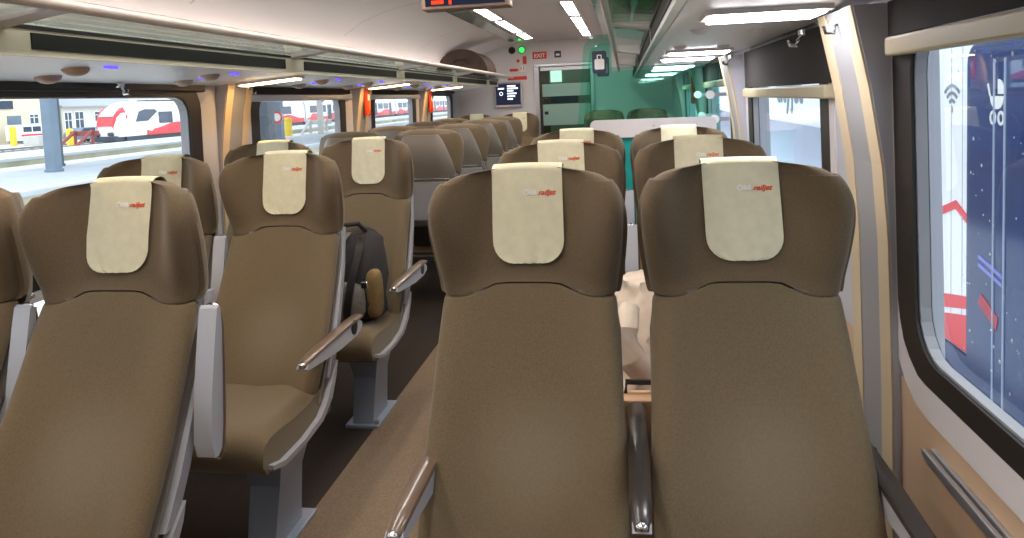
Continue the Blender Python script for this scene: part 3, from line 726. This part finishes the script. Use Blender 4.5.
# right rack bags seen through the glass shelf
zb = ziR+.11
t = thing('rack_bag', 'black soft bag lying on the right rack shelf', 'bag', (.97, 2.25, zb), .1); bag(t, .40, .62, .22, BLACKFAB); obj('handle', MB().tube([(-.02, -.18, .19), (-.02, -.1, .235), (-.02, .1, .235), (-.02, .18, .19)], .012, 6), DARK, t, True)
t = thing('rack_bag', 'olive rucksack lying on the right rack shelf', 'bag', (.93, 2.78, zb), -.1); bag(t, .36, .38, .24, OLIVEFAB); obj('pocket', MB().ell((-.14, 0, .1), .06, .13, .07, 12, 8, .6), OLIVEFAB, t, True); obj('strap', MB().tube([(-.1, -.12, .21), (-.08, -.02, .26), (-.08, .1, .22)], .014, 6), DARK, t, True)
t = thing('rack_case', 'dark green hard case on the right rack shelf', 'suitcase', (.96, 1.62, zb), .0); obj('body', MB().box(-.2, .2, -.25, .25, .0, .17, .04), GREENBAG, t, True, 40); obj('handle', MB().tube([(-.2, -.07, .09), (-.23, -.06, .09), (-.23, .06, .09), (-.2, .07, .09)], .009, 6), DARK, t, True)
# backpack on the third left aisle seat
t = thing('backpack', 'dark backpack with grey straps and a khaki pocket on a left seat', 'backpack', (-.44, L3-.44, .452), 0)
bp_ = MB(); rows = []
for z, w, y0, y1 in ((0, .10, -.06, .08), (.02, .135, -.12, .10), (.09, .145, -.14, .11), (.18, .14, -.13, .13), (.27, .125, -.08, .16), (.33, .10, -.03, .18), (.365, .06, .03, .18), (.375, .03, .07, .16)):
    n = 20; cy = (y0+y1)/2; hy = (y1-y0)/2
    def sg(v, p=.6): return math.copysign(abs(v)**p, v)
    rows.append([(w*sg(math.cos(2*PI*k/n))+.01*math.sin(z*40+k), cy+hy*sg(math.sin(2*PI*k/n)), z) for k in range(n)])
bp_.grid(rows, True, True); obj('body', bp_, BLACKFAB, t, True, 60)
obj('front_pocket', MB().ell((.01, -.14, .105), .095, .04, .085, 16, 10, .6), GREYFAB, t, True, 60)
obj('side_pocket', MB().ell((.125, -.075, .125), .032, .05, .105, 14, 10, .6), KHAKI, t, True, 60)
def strap(pts, w, m):
    mb = MB(); mb.grid([[(x-w, y, z), (x+w, y, z), (x+w, y+.012, z), (x-w, y+.012, z)] for x, y, z in pts], True, True); return mb
obj('shoulder_strap', strap([(-.02, .0, .375), (-.035, -.09, .33), (-.055, -.165, .23), (-.075, -.185, .12), (-.085, -.165, .03)], .024, GREYFAB), GREYFAB, t, True, 50)
obj('shoulder_strap', strap([(.05, .0, .36), (.07, -.10, .30), (.06, -.172, .20), (.045, -.19, .10), (.03, -.17, .02)], .016, DARK), DARK, t, True, 50)
obj('top_handle', MB().tube([(-.05, .06, .36), (-.04, .03, .405), (.03, .03, .41), (.05, .06, .37)], .011, 8), DARK, t, True)
obj('buckle', MB().box(.10, .13, -.17, -.155, .17, .20, .004), CHROME, t)
# cream jacket and tan bag between the second-row right seats
t = thing('cream_jacket', 'cream pleated jacket heaped in the gap between the right seats', 'jacket', (.795, R2-.42, .46))
jm = MB(); rows = []
for i in range(19):
    v = i/18; z = v*.34; row = []
    for k in range(22):
        a = 2*PI*k/22; w = (.125*(1-.35*v))*(1+.12*math.sin(7*a+10*v)); dp = (.13*(1-.4*v))*(1+.14*math.sin(9*a-8*v))
        row.append((w*math.cos(a)+.02*v+.012*math.sin(28*v+2*a), dp*math.sin(a)+.08*v, z+.02*math.sin(3*a)*(1-v)))
    rows.append(row)
jm.grid(rows, True, True); obj('body', jm, JACKET, t, True, 80)
sl = MB().tube([(-.03, -.10, .29), (-.05, -.155, .24), (-.03, -.17, .16), (.01, -.16, .10)], [.03, .042, .044, .036], 10); obj('sleeve', sl, JACKET, t, True)
t = thing('tan_bag', 'flat tan leather bag standing in front of the cream jacket', 'bag', (.785, R2-.79, .0)); obj('body', MB().box(-.10, .10, -.05, .05, .0, .60, .03), TANBAG, t, True, 40); obj('flap', MB().box(-.102, .102, -.056, -.03, .40, .604, .012), TANBAG, t, True, 40); obj('handle', MB().tube([(-.04, 0, .59), (-.035, 0, .63), (.035, 0, .63), (.04, 0, .59)], .008, 6), DARK, t, True)

# ---------------------------------------------------------------- outside, left: platforms, tracks, train, buildings
tag(obj('ground', MB().box(-140, -1.9, -60, 260, -1.4, -1.15), GRAVEL), 'pale gravel ground of the station yard', 'ground', kind='structure')
tag(obj('ground_strip', MB().box(1.9, 40, -60, 160, -1.4, -1.15), GRAVEL), 'gravel ground under the neighbouring train', 'ground', kind='structure')
def platform(x0, x1, lb):
    t = thing('platform', lb, 'platform', kind='structure')
    obj('deck', MB().box(x0, x1, -40, 220, -.85, -.70), ASPH, t); obj('edge_wall', MB().box(x0+.06, x1-.06, -40, 220, -1.2, -.85), PLATE, t)
    obj('edge_line', MB().box(x1-.7, x1-.45, -40, 220, -.70, -.694), PLATW, t)
    obj('edge_line', MB().box(x0+.1, x0+.3, -40, 220, -.70, -.694), PLATW, t)
platform(-24.6, -16.5, 'grey station platform nearest the carriage'); platform(-39.5, -32.4, 'second platform in front of the parked train')
def track(xc, lb):
    t = thing('railway_track', lb, 'track', kind='structure')
    for d in (-.72, .72): obj('rail', MB().box(xc+d-.04, xc+d+.04, -30, 230, -1.15, -1.0), RAILST, t)
    m = MB()
    for k in range(180): m.box(xc-1.3, xc+1.3, 20+k, 20+k+.26, -1.15, -1.08)
    tag(obj('sleepers', m, CONC, t), kind='stuff')
track(-27.7, 'track between the two platforms'); track(-46.4, 'track carrying the parked red and white train'); track(-51, 'track behind the parked train')
def column(x, y, w, m, lb, h=6.5, sign=False):
    t = thing('canopy_column', lb, 'column', (x, y, -.70)); obj('shaft', MB().box(-w/2, w/2, -w/2, w/2, .0, h, .03), m, t)
    obj('base', MB().box(-w/2-.03, w/2+.03, -w/2-.03, w/2+.03, 0, .12, .02), m, t)
    if sign:
        obj('round_sign', MB().cyl((.0, -w/2-.04, 1.55), .42, .04, 'y', 24), PRINTW, t)
        obj('sign_ring', MB().ring([(.42*math.cos(a), 1.55+.42*math.sin(a)) for a in [2*PI*k/24 for k in range(24)]], [(.28*math.cos(a), 1.55+.28*math.sin(a)) for a in [2*PI*k/24 for k in range(24)]], 'y', -w/2-.06, -w/2-.04), RED, t)
column(-21.5, 25.4, .42, STEEL, 'grey steel column on the nearest platform in the large window')
column(-23.75, 28.2, .36, STEELD, 'darker steel column just behind the grey one')
column(-22.0, 43.6, .9, STEELD, 'wide dark column at the left edge of the blind window')
column(-22.7, 46.9, .5, STEEL, 'grey column with a round red-ringed sign', sign=True)
t = thing('tall_mast', 'pale lattice mast right of the train in the blind window', 'mast', (-23, 54.5, -.7)); obj('shaft', MB().box(-.2, .2, -.2, .2, 0, 6, .05), CONC, t); obj('bracket', MB().tube([(0, 0, 2.4), (.8, .2, 3.0), (1.0, .3, 5)], .12, 8), CONC, t)
for i, (x, y, h, lb) in enumerate(((-59.6, 64.0, 1.85, 'yellow post beside the white van'), (-47.6, 57.3, 1.5, 'yellow post in front of the grey house windows'), (-25.6, 54.2, 1.75, 'yellow post before the red and white train'))):
    t = thing('yellow_post', lb, 'post', (x, y, -1.15), 0, 'yellow marker posts'); obj('shaft', MB().cyl((0, 0, 0), .30, h, 'z', 14), YELLOW, t, True, 40); obj('cap', MB().ell((0, 0, h), .30, .30, .12, 14, 6), YELLOW, t, True)
# buffer stop
for (x, y, lb) in ((-44.2, 54.6, 'rust-red buffer stop in front of the train nose'), (-27.7, 64.5, 'pale buffer stop below the train in the blind window')):
    mm = RUST if x < -40 else CONC
    t = thing('buffer_stop', lb, 'buffer stop', (x, y, -1.1), 0, 'buffer stops')
    for d in (-.8, .8):
        obj('brace', MB().tube([(d, -2.0, 0), (d, .2, 1.35)], .13, 6), mm, t); obj('post', MB().tube([(d, .2, 0), (d, .2, 1.4)], .13, 6), mm, t)
    obj('beam', MB().box(-1.3, 1.3, .2, .45, .95, 1.35, .03), mm, t)
# the parked train: nose car and following cars
def car(y0, y1, nose, lb):
    t = thing('passenger_train_car', lb, 'train', (-46.4, 0, 0), 0, 'cars of the red and white train')
    X0, X1 = -1.4, 1.4
    n = 6
    secs = [(-.55, 1.30), (.0, 1.40), (1.2, 1.40), (1.9, 1.30), (2.45, 1.05), (2.70, .6)]
    body = MB(); rows = []
    ys = [y0+v for v in (0, .35, .9, 1.7, 3.0, 4.2)]+[y1] if nose else [y0, y1]
    for i, y in enumerate(ys):
        row = []
        for z, w in secs:
            if nose:
                k = (0, .35, .9, 1.7, 3.0, 4.2, 99)[i]; top = interp(k, [0, .35, .9, 1.7, 3.0], [.55, 1.45, 2.05, 2.45, 2.70]); zz = -.55+(z+.55)*(top+.55)/3.25; ww = w*interp(k, [0, .35, .9, 1.7, 3.0], [.72, .86, .94, .98, 1])
            else: zz, ww = z, w
            row.append((ww, y, zz))
        rows.append(row+[(-x, y_, z_) for x, y_, z_ in row[::-1]])
    body.grid(rows, True, True); obj('body', body, TRW, t, True, 25)
    # wavy red skirt on the platform side
    pts = []
    L0 = y0+(4.0 if nose else .4); N = 40
    for k in range(N+1):
        y = L0+(y1-.3-L0)*k/N; pts.append((y, .30+.28*math.sin((y)*.75)*(1 if k > 2 else k/3)-(0 if k > 2 else .35)))
    pts += [(y1-.3, -.56), (L0, -.56)]
    obj('red_skirt', MB().prism(pts, 'x', 1.405, 1.44), TRR, t)
    obj('underframe', MB().box(-1.25, 1.25, y0+(1.2 if nose else .3), y1-.3, -1.0, -.56), TRD, t)
    wm_ = 0; y = y0+(10.3 if nose else 1.3)
    while y+2.6 < y1-1.0:
        if wm_ % 3 == 2:
            for q in range(2): obj('door', MB().box(1.405, 1.45, y+q*.75, y+q*.75+.68, -.40, 1.85), TRD if q else TRG, t)
            y += 2.2
        else:
            obj('window', MB().prism(rrect(y, y+2.6, .70, 1.75, .15, 3), 'x', 1.40, 1.43), TRG, t); y += 3.2
        wm_ += 1
    obj('roof_equipment', MB().box(-.6, .6, y0+(5.5 if nose else 2), y1-3, 2.6, 2.85, .05), TRD, t)
    if nose:
        obj('side_window', MB().prism([(62.6, .78), (64.4, .82), (65.9, 1.72), (65.5, 1.93), (64.0, 1.95), (63.2, 1.75)], 'x', 1.38, 1.43), TRG, t)
        obj('side_window', MB().prism(rrect(66.1, 68.3, .52, 1.66, .12, 3), 'x', 1.40, 1.43), TRG, t)
        f = MB(); rows = []
        for k, top, z0 in ((-.05, .42, -.1), (.30, 1.30, .0), (.75, 1.80, .5), (1.35, 2.15, 1.3)):
            w = interp(k, [0, .35, .9, 1.7], [.72, .86, .94, .98])*1.32
            rows.append([(-w, y0+k, z0+.0), (-w*.8, y0+k-.06, top+.05), (w*.8, y0+k-.06, top+.05), (w+.08, y0+k+.05, z0)])
        f.grid(rows); obj('red_front', f, TRR, t)
        obj('windscreen', MB().grid([[(-.72, y0+.16, 1.36), (.8, y0+.16, 1.36)], [(-.72, y0+.60, 1.80), (.8, y0+.60, 1.80)], [(-.62, y0+1.15, 2.14), (.7, y0+1.15, 2.14)]]), mat('train_windscreen', (186, 194, 206), .2), t)
        for d in (-.7, .7): obj('buffer', MB().cyl((d, y0-.45, -.25), .18, .6, 'y', 12), TRD, t)
        obj('bumper', MB().box(-1.1, 1.1, y0-.15, y0+1.2, -.95, -.45, .05), TRD, t)
    else:
        obj('gangway', MB().box(-1.0, 1.0, y0-.5, y0, -.5, 2.2), TRD, t)
    return t
ends = [(60.2, 79.0, True, 'nose car of the red and white train in the large window'), (79.6, 99.5, False, 'second car of the red and white train'), (100.1, 121, False, 'third car of the red and white train'),
        (121.6, 142, False, 'fourth car of the red and white train'), (142.6, 164, False, 'fifth car of the red and white train'), (164.6, 188, False, 'last car of the red and white train')]
for e in ends: car(*e)
# buildings behind
def house(x, y0, y1, z1, m, lb, wins, doors, roof, sign=None):
    t = thing('station_building', lb, 'building', (x, 0, 0))
    obj('wall', MB().box(-8, 0, y0, y1, -1.2, z1), m, t)
    for (a, b, c, d) in wins:
        w = obj('window', MB().box(-.02, .06, a, b, c, d), BWIN, t)
        fr = MB().ring([(a-.12, c-.12), (b+.12, c-.12), (b+.12, d+.12), (a-.12, d+.12)], [(a, c), (b, c), (b, d), (a, d)], 'x', .0, .12); fr.box(.05, .1, (a+b)/2-.05, (a+b)/2+.05, c, d); fr.box(.05, .1, a, b, c+(d-c)*.65, c+(d-c)*.65+.08)
        obj('window_frame', fr, PRINTW, w)
    for (a, b, c, d) in doors: obj('door', MB().box(-.02, .08, a, b, c, d), TRD if False else STEEL, t)
    if roof: obj('roof', MB().prism([(.6, z1), (-4, z1+roof), (-8.6, z1), (-8.6, z1-.15), (.6, z1-.15)], 'y', y0-.4, y1+.4), ROOFM, t)
    if sign: obj('sign_board', MB().box(.0, .15, *sign), NAVY, t)
house(-66, 60, 77.6, 6.6, CREAMW, 'cream station building behind the white van', [(73.2, 74.4, .95, 1.95), (62, 64, .4, 1.95)], [(70.2, 72.0, -1.1, 1.9)], 1.6, (66.5, 71.0, 2.65, 3.55))
house(-66.5, 78.6, 91.8, 2.85, GREYW, 'low grey house with three windows and a grey roof', [(79.0, 80.1, -.7, 2.05), (80.7, 82.1, -.6, 2.1), (84.1, 85.8, .8, 2.05)], [], 1.9)
house(-80, 92.5, 260, 5.0, GREYW, 'long pale building far behind the train', [(97+6*k, 99.5+6*k, 1.2, 3.2) for k in range(20)], [], 1.5)
# van
ang = math.atan2(1, .30)
t = thing('white_van', 'white van with a red stripe in front of the cream building', 'van', (-63.4, 70.6, -1.15), PI/2)
side = [(-2.5, .35), (2.5, .35), (2.55, .9), (2.2, 1.15), (1.5, 1.95), (1.2, 2.05), (-2.4, 2.05), (-2.55, 1.8)]
obj('body', MB().prism(side, 'y', -.95, .95), TRW, t); obj('stripe', MB().box(-2.5, 2.5, -.97, .97, .78, 1.0), TRR, t)
for a, b in ((-2.2, -1.1), (-.95, .15), (.3, 1.3)): obj('window', MB().box(a, b, -.965, .965, 1.25, 1.8), TRG, t)
for a in (-1.6, 1.6):
    for d in (-.9, .75): obj('wheel', MB().cyl((a, d, .36), .36, .18, 'y', 18), BLACK, t, True, 40)
t = thing('parked_car', 'small dark grey car behind the buffer stop', 'car', (-55, 68.2, -1.15), PI/2)
obj('body', MB().prism([(-2.1, .3), (2.1, .3), (2.1, .8), (1.2, .95), (.5, 1.5), (-1.2, 1.5), (-2.0, .95)], 'y', -.85, .85), STEEL, t)
obj('window', MB().prism([(1.0, .98), (.45, 1.42), (-1.1, 1.42), (-1.7, .98)], 'y', -.86, .86), TRG, t)
for a in (-1.3, 1.3):
    for d in (-.88, .7): obj('wheel', MB().cyl((a, d, .3), .3, .18, 'y', 16), BLACK, t, True, 40)
tag(obj('planter_box', MB().box(-57.6, -55.9, 63.0, 65.0, -1.15, -.2, .05), CONC), 'pale concrete box beside the column in the large window', 'box')
t = thing('platform_canopy', 'pale canopy roof over the nearest platform', 'canopy'); obj('roof', MB().box(-25, -17.0, 24.5, 90, 5.8, 6.0), ROOFM, t)

# ---------------------------------------------------------------- outside, right: the neighbouring train
TX = 2.9
t = thing('neighbouring_train', 'white and dark blue train standing close outside the right windows', 'train', (TX, 0, 0))
obj('body', MB().prism([(0, -.95), (0, 1.85), (.15, 2.25), (.6, 2.6), (2.2, 2.6), (2.65, 2.2), (2.8, 1.8), (2.8, -.95)], 'y', -4, 26), RTW, t)
dg = obj('dark_door_glass', MB().prism(rrect(3.05, 4.90, -.95, 1.60, .12, 4), 'x', -.03, .0), RTB, t)
obj('dark_window_band', MB().prism(rrect(-3.0, 2.9, .2, 1.5, .12, 4), 'x', -.025, .0), RTB, t)
obj('dark_window', MB().prism(rrect(7.6, 11.6, .10, .93, .05, 3), 'x', -.025, .0), mat('near_train_blue_grey_glass', (112, 134, 168), .2), t)
obj('dark_window', MB().prism(rrect(12.6, 17.4, .10, .95, .05, 3), 'x', -.025, .0), RTB, t)
for y in (4.56, 4.44): obj('door_seal', MB().box(-.036, -.030, y-.008, y+.008, -.9, 1.5), mat('pale_rubber', (150, 166, 190), .5), dg)
for y in (5.19, 5.03): obj('panel_joint', MB().box(-.002, .0, y-.0025, y+.0025, -.9, 1.8), mat('joint_grey', (170, 178, 190), .5), t)
lp = obj('dark_lower_panel', MB().box(-.022, 0, 4.9, 6.6, -.95, -.38), RTB, t)
ch = MB()
ch.prism([(5.43, .49), (5.12, .60), (5.12, .545), (5.43, .435)], 'x', -.006, 0); ch.prism([(5.12, .60), (4.93, .515), (4.93, .46), (5.12, .545)], 'x', -.006, 0)
obj('red_chevron', ch, RTR, t)
obj('red_bar', MB().prism([(5.44, -.10), (4.93, .005), (4.93, -.075), (5.44, -.20)], 'x', -.006, 0), RTR, t)
obj('red_block', MB().prism([(5.44, -.24), (4.90, -.11), (4.90, -.37), (5.44, -.37)], 'x', -.006, 0), RTR, t)
mk = MB()
for k in range(4): mk.box(-.026, -.022, 5.36-.05*k, 5.39-.05*k, -.60, -.55)
obj('white_marks', mk, PRINTW, lp)
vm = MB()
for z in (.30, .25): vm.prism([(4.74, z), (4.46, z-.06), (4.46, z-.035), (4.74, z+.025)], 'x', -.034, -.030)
obj('violet_reflections', vm, mat('violet_reflection_paint', (120, 130, 210), .5), dg)  # reflections of signage in the door glass, drawn as flat violet shapes
obj('red_mark', MB().prism([(4.74, .02), (4.52, -.08), (4.50, .0), (4.70, .09)], 'x', -.034, -.030), mat('dark_red_reflection_paint', (176, 50, 74), .5), dg)  # red reflection in the glass, drawn as a flat shape
# wireless symbol: three arcs and a dot
wf = MB(); cy, czz = 5.18, 1.205
for r in (.05, .098, .146):
    A = [PI/2-.82+1.64*k/10 for k in range(11)]
    wf.prism([(cy+(r+.010)*math.cos(a), czz+(r+.010)*math.sin(a)) for a in A]+[(cy+(r-.010)*math.cos(a), czz+(r-.010)*math.sin(a)) for a in A[::-1]], 'x', -.005, 0)
wf.prism([(cy+.011*math.cos(a), czz-.01+.022*math.sin(a)) for a in [2*PI*k/10 for k in range(10)]], 'x', -.005, 0)
obj('wireless_symbol', wf, PRINTG, t)
# pram symbol on the dark glass; the viewer's left is +Y
pm = MB(); X0, X1 = -.034, -.030; py, pz = 4.53, 1.285
A = [PI+PI*k/12 for k in range(13)]
pm.prism([(py+.078*math.cos(a), pz+.075*math.sin(a)) for a in A], 'x', X0, X1)
A = [PI/2+PI/2*k/8 for k in range(9)]
pm.prism([(py-.012, pz+.012)]+[(py-.012+.075*math.cos(a), pz+.012+.085*math.sin(a)) for a in A], 'x', X0, X1)
pm.prism([(py+.072, pz), (py+.10, pz+.075), (py+.112, pz+.068), (py+.085, pz)], 'x', X0, X1)
for d in (-.045, .045):
    C_ = [2*PI*k/18 for k in range(18)]
    pm.ring([(py+d+.036*math.cos(a), pz-.125+.042*math.sin(a)) for a in C_], [(py+d+.021*math.cos(a), pz-.125+.026*math.sin(a)) for a in C_], 'x', X0, X1)
obj('pram_symbol', pm, PRINTW, dg)
link('lettering', text_mesh('cityjet', .62, PRINTG), t, (-.006, 10.75, 1.20), (PI/2, 0, -PI/2))
obj('underframe', MB().box(.2, 2.6, -3.5, 25.5, -1.15, -.95), TRD, t)
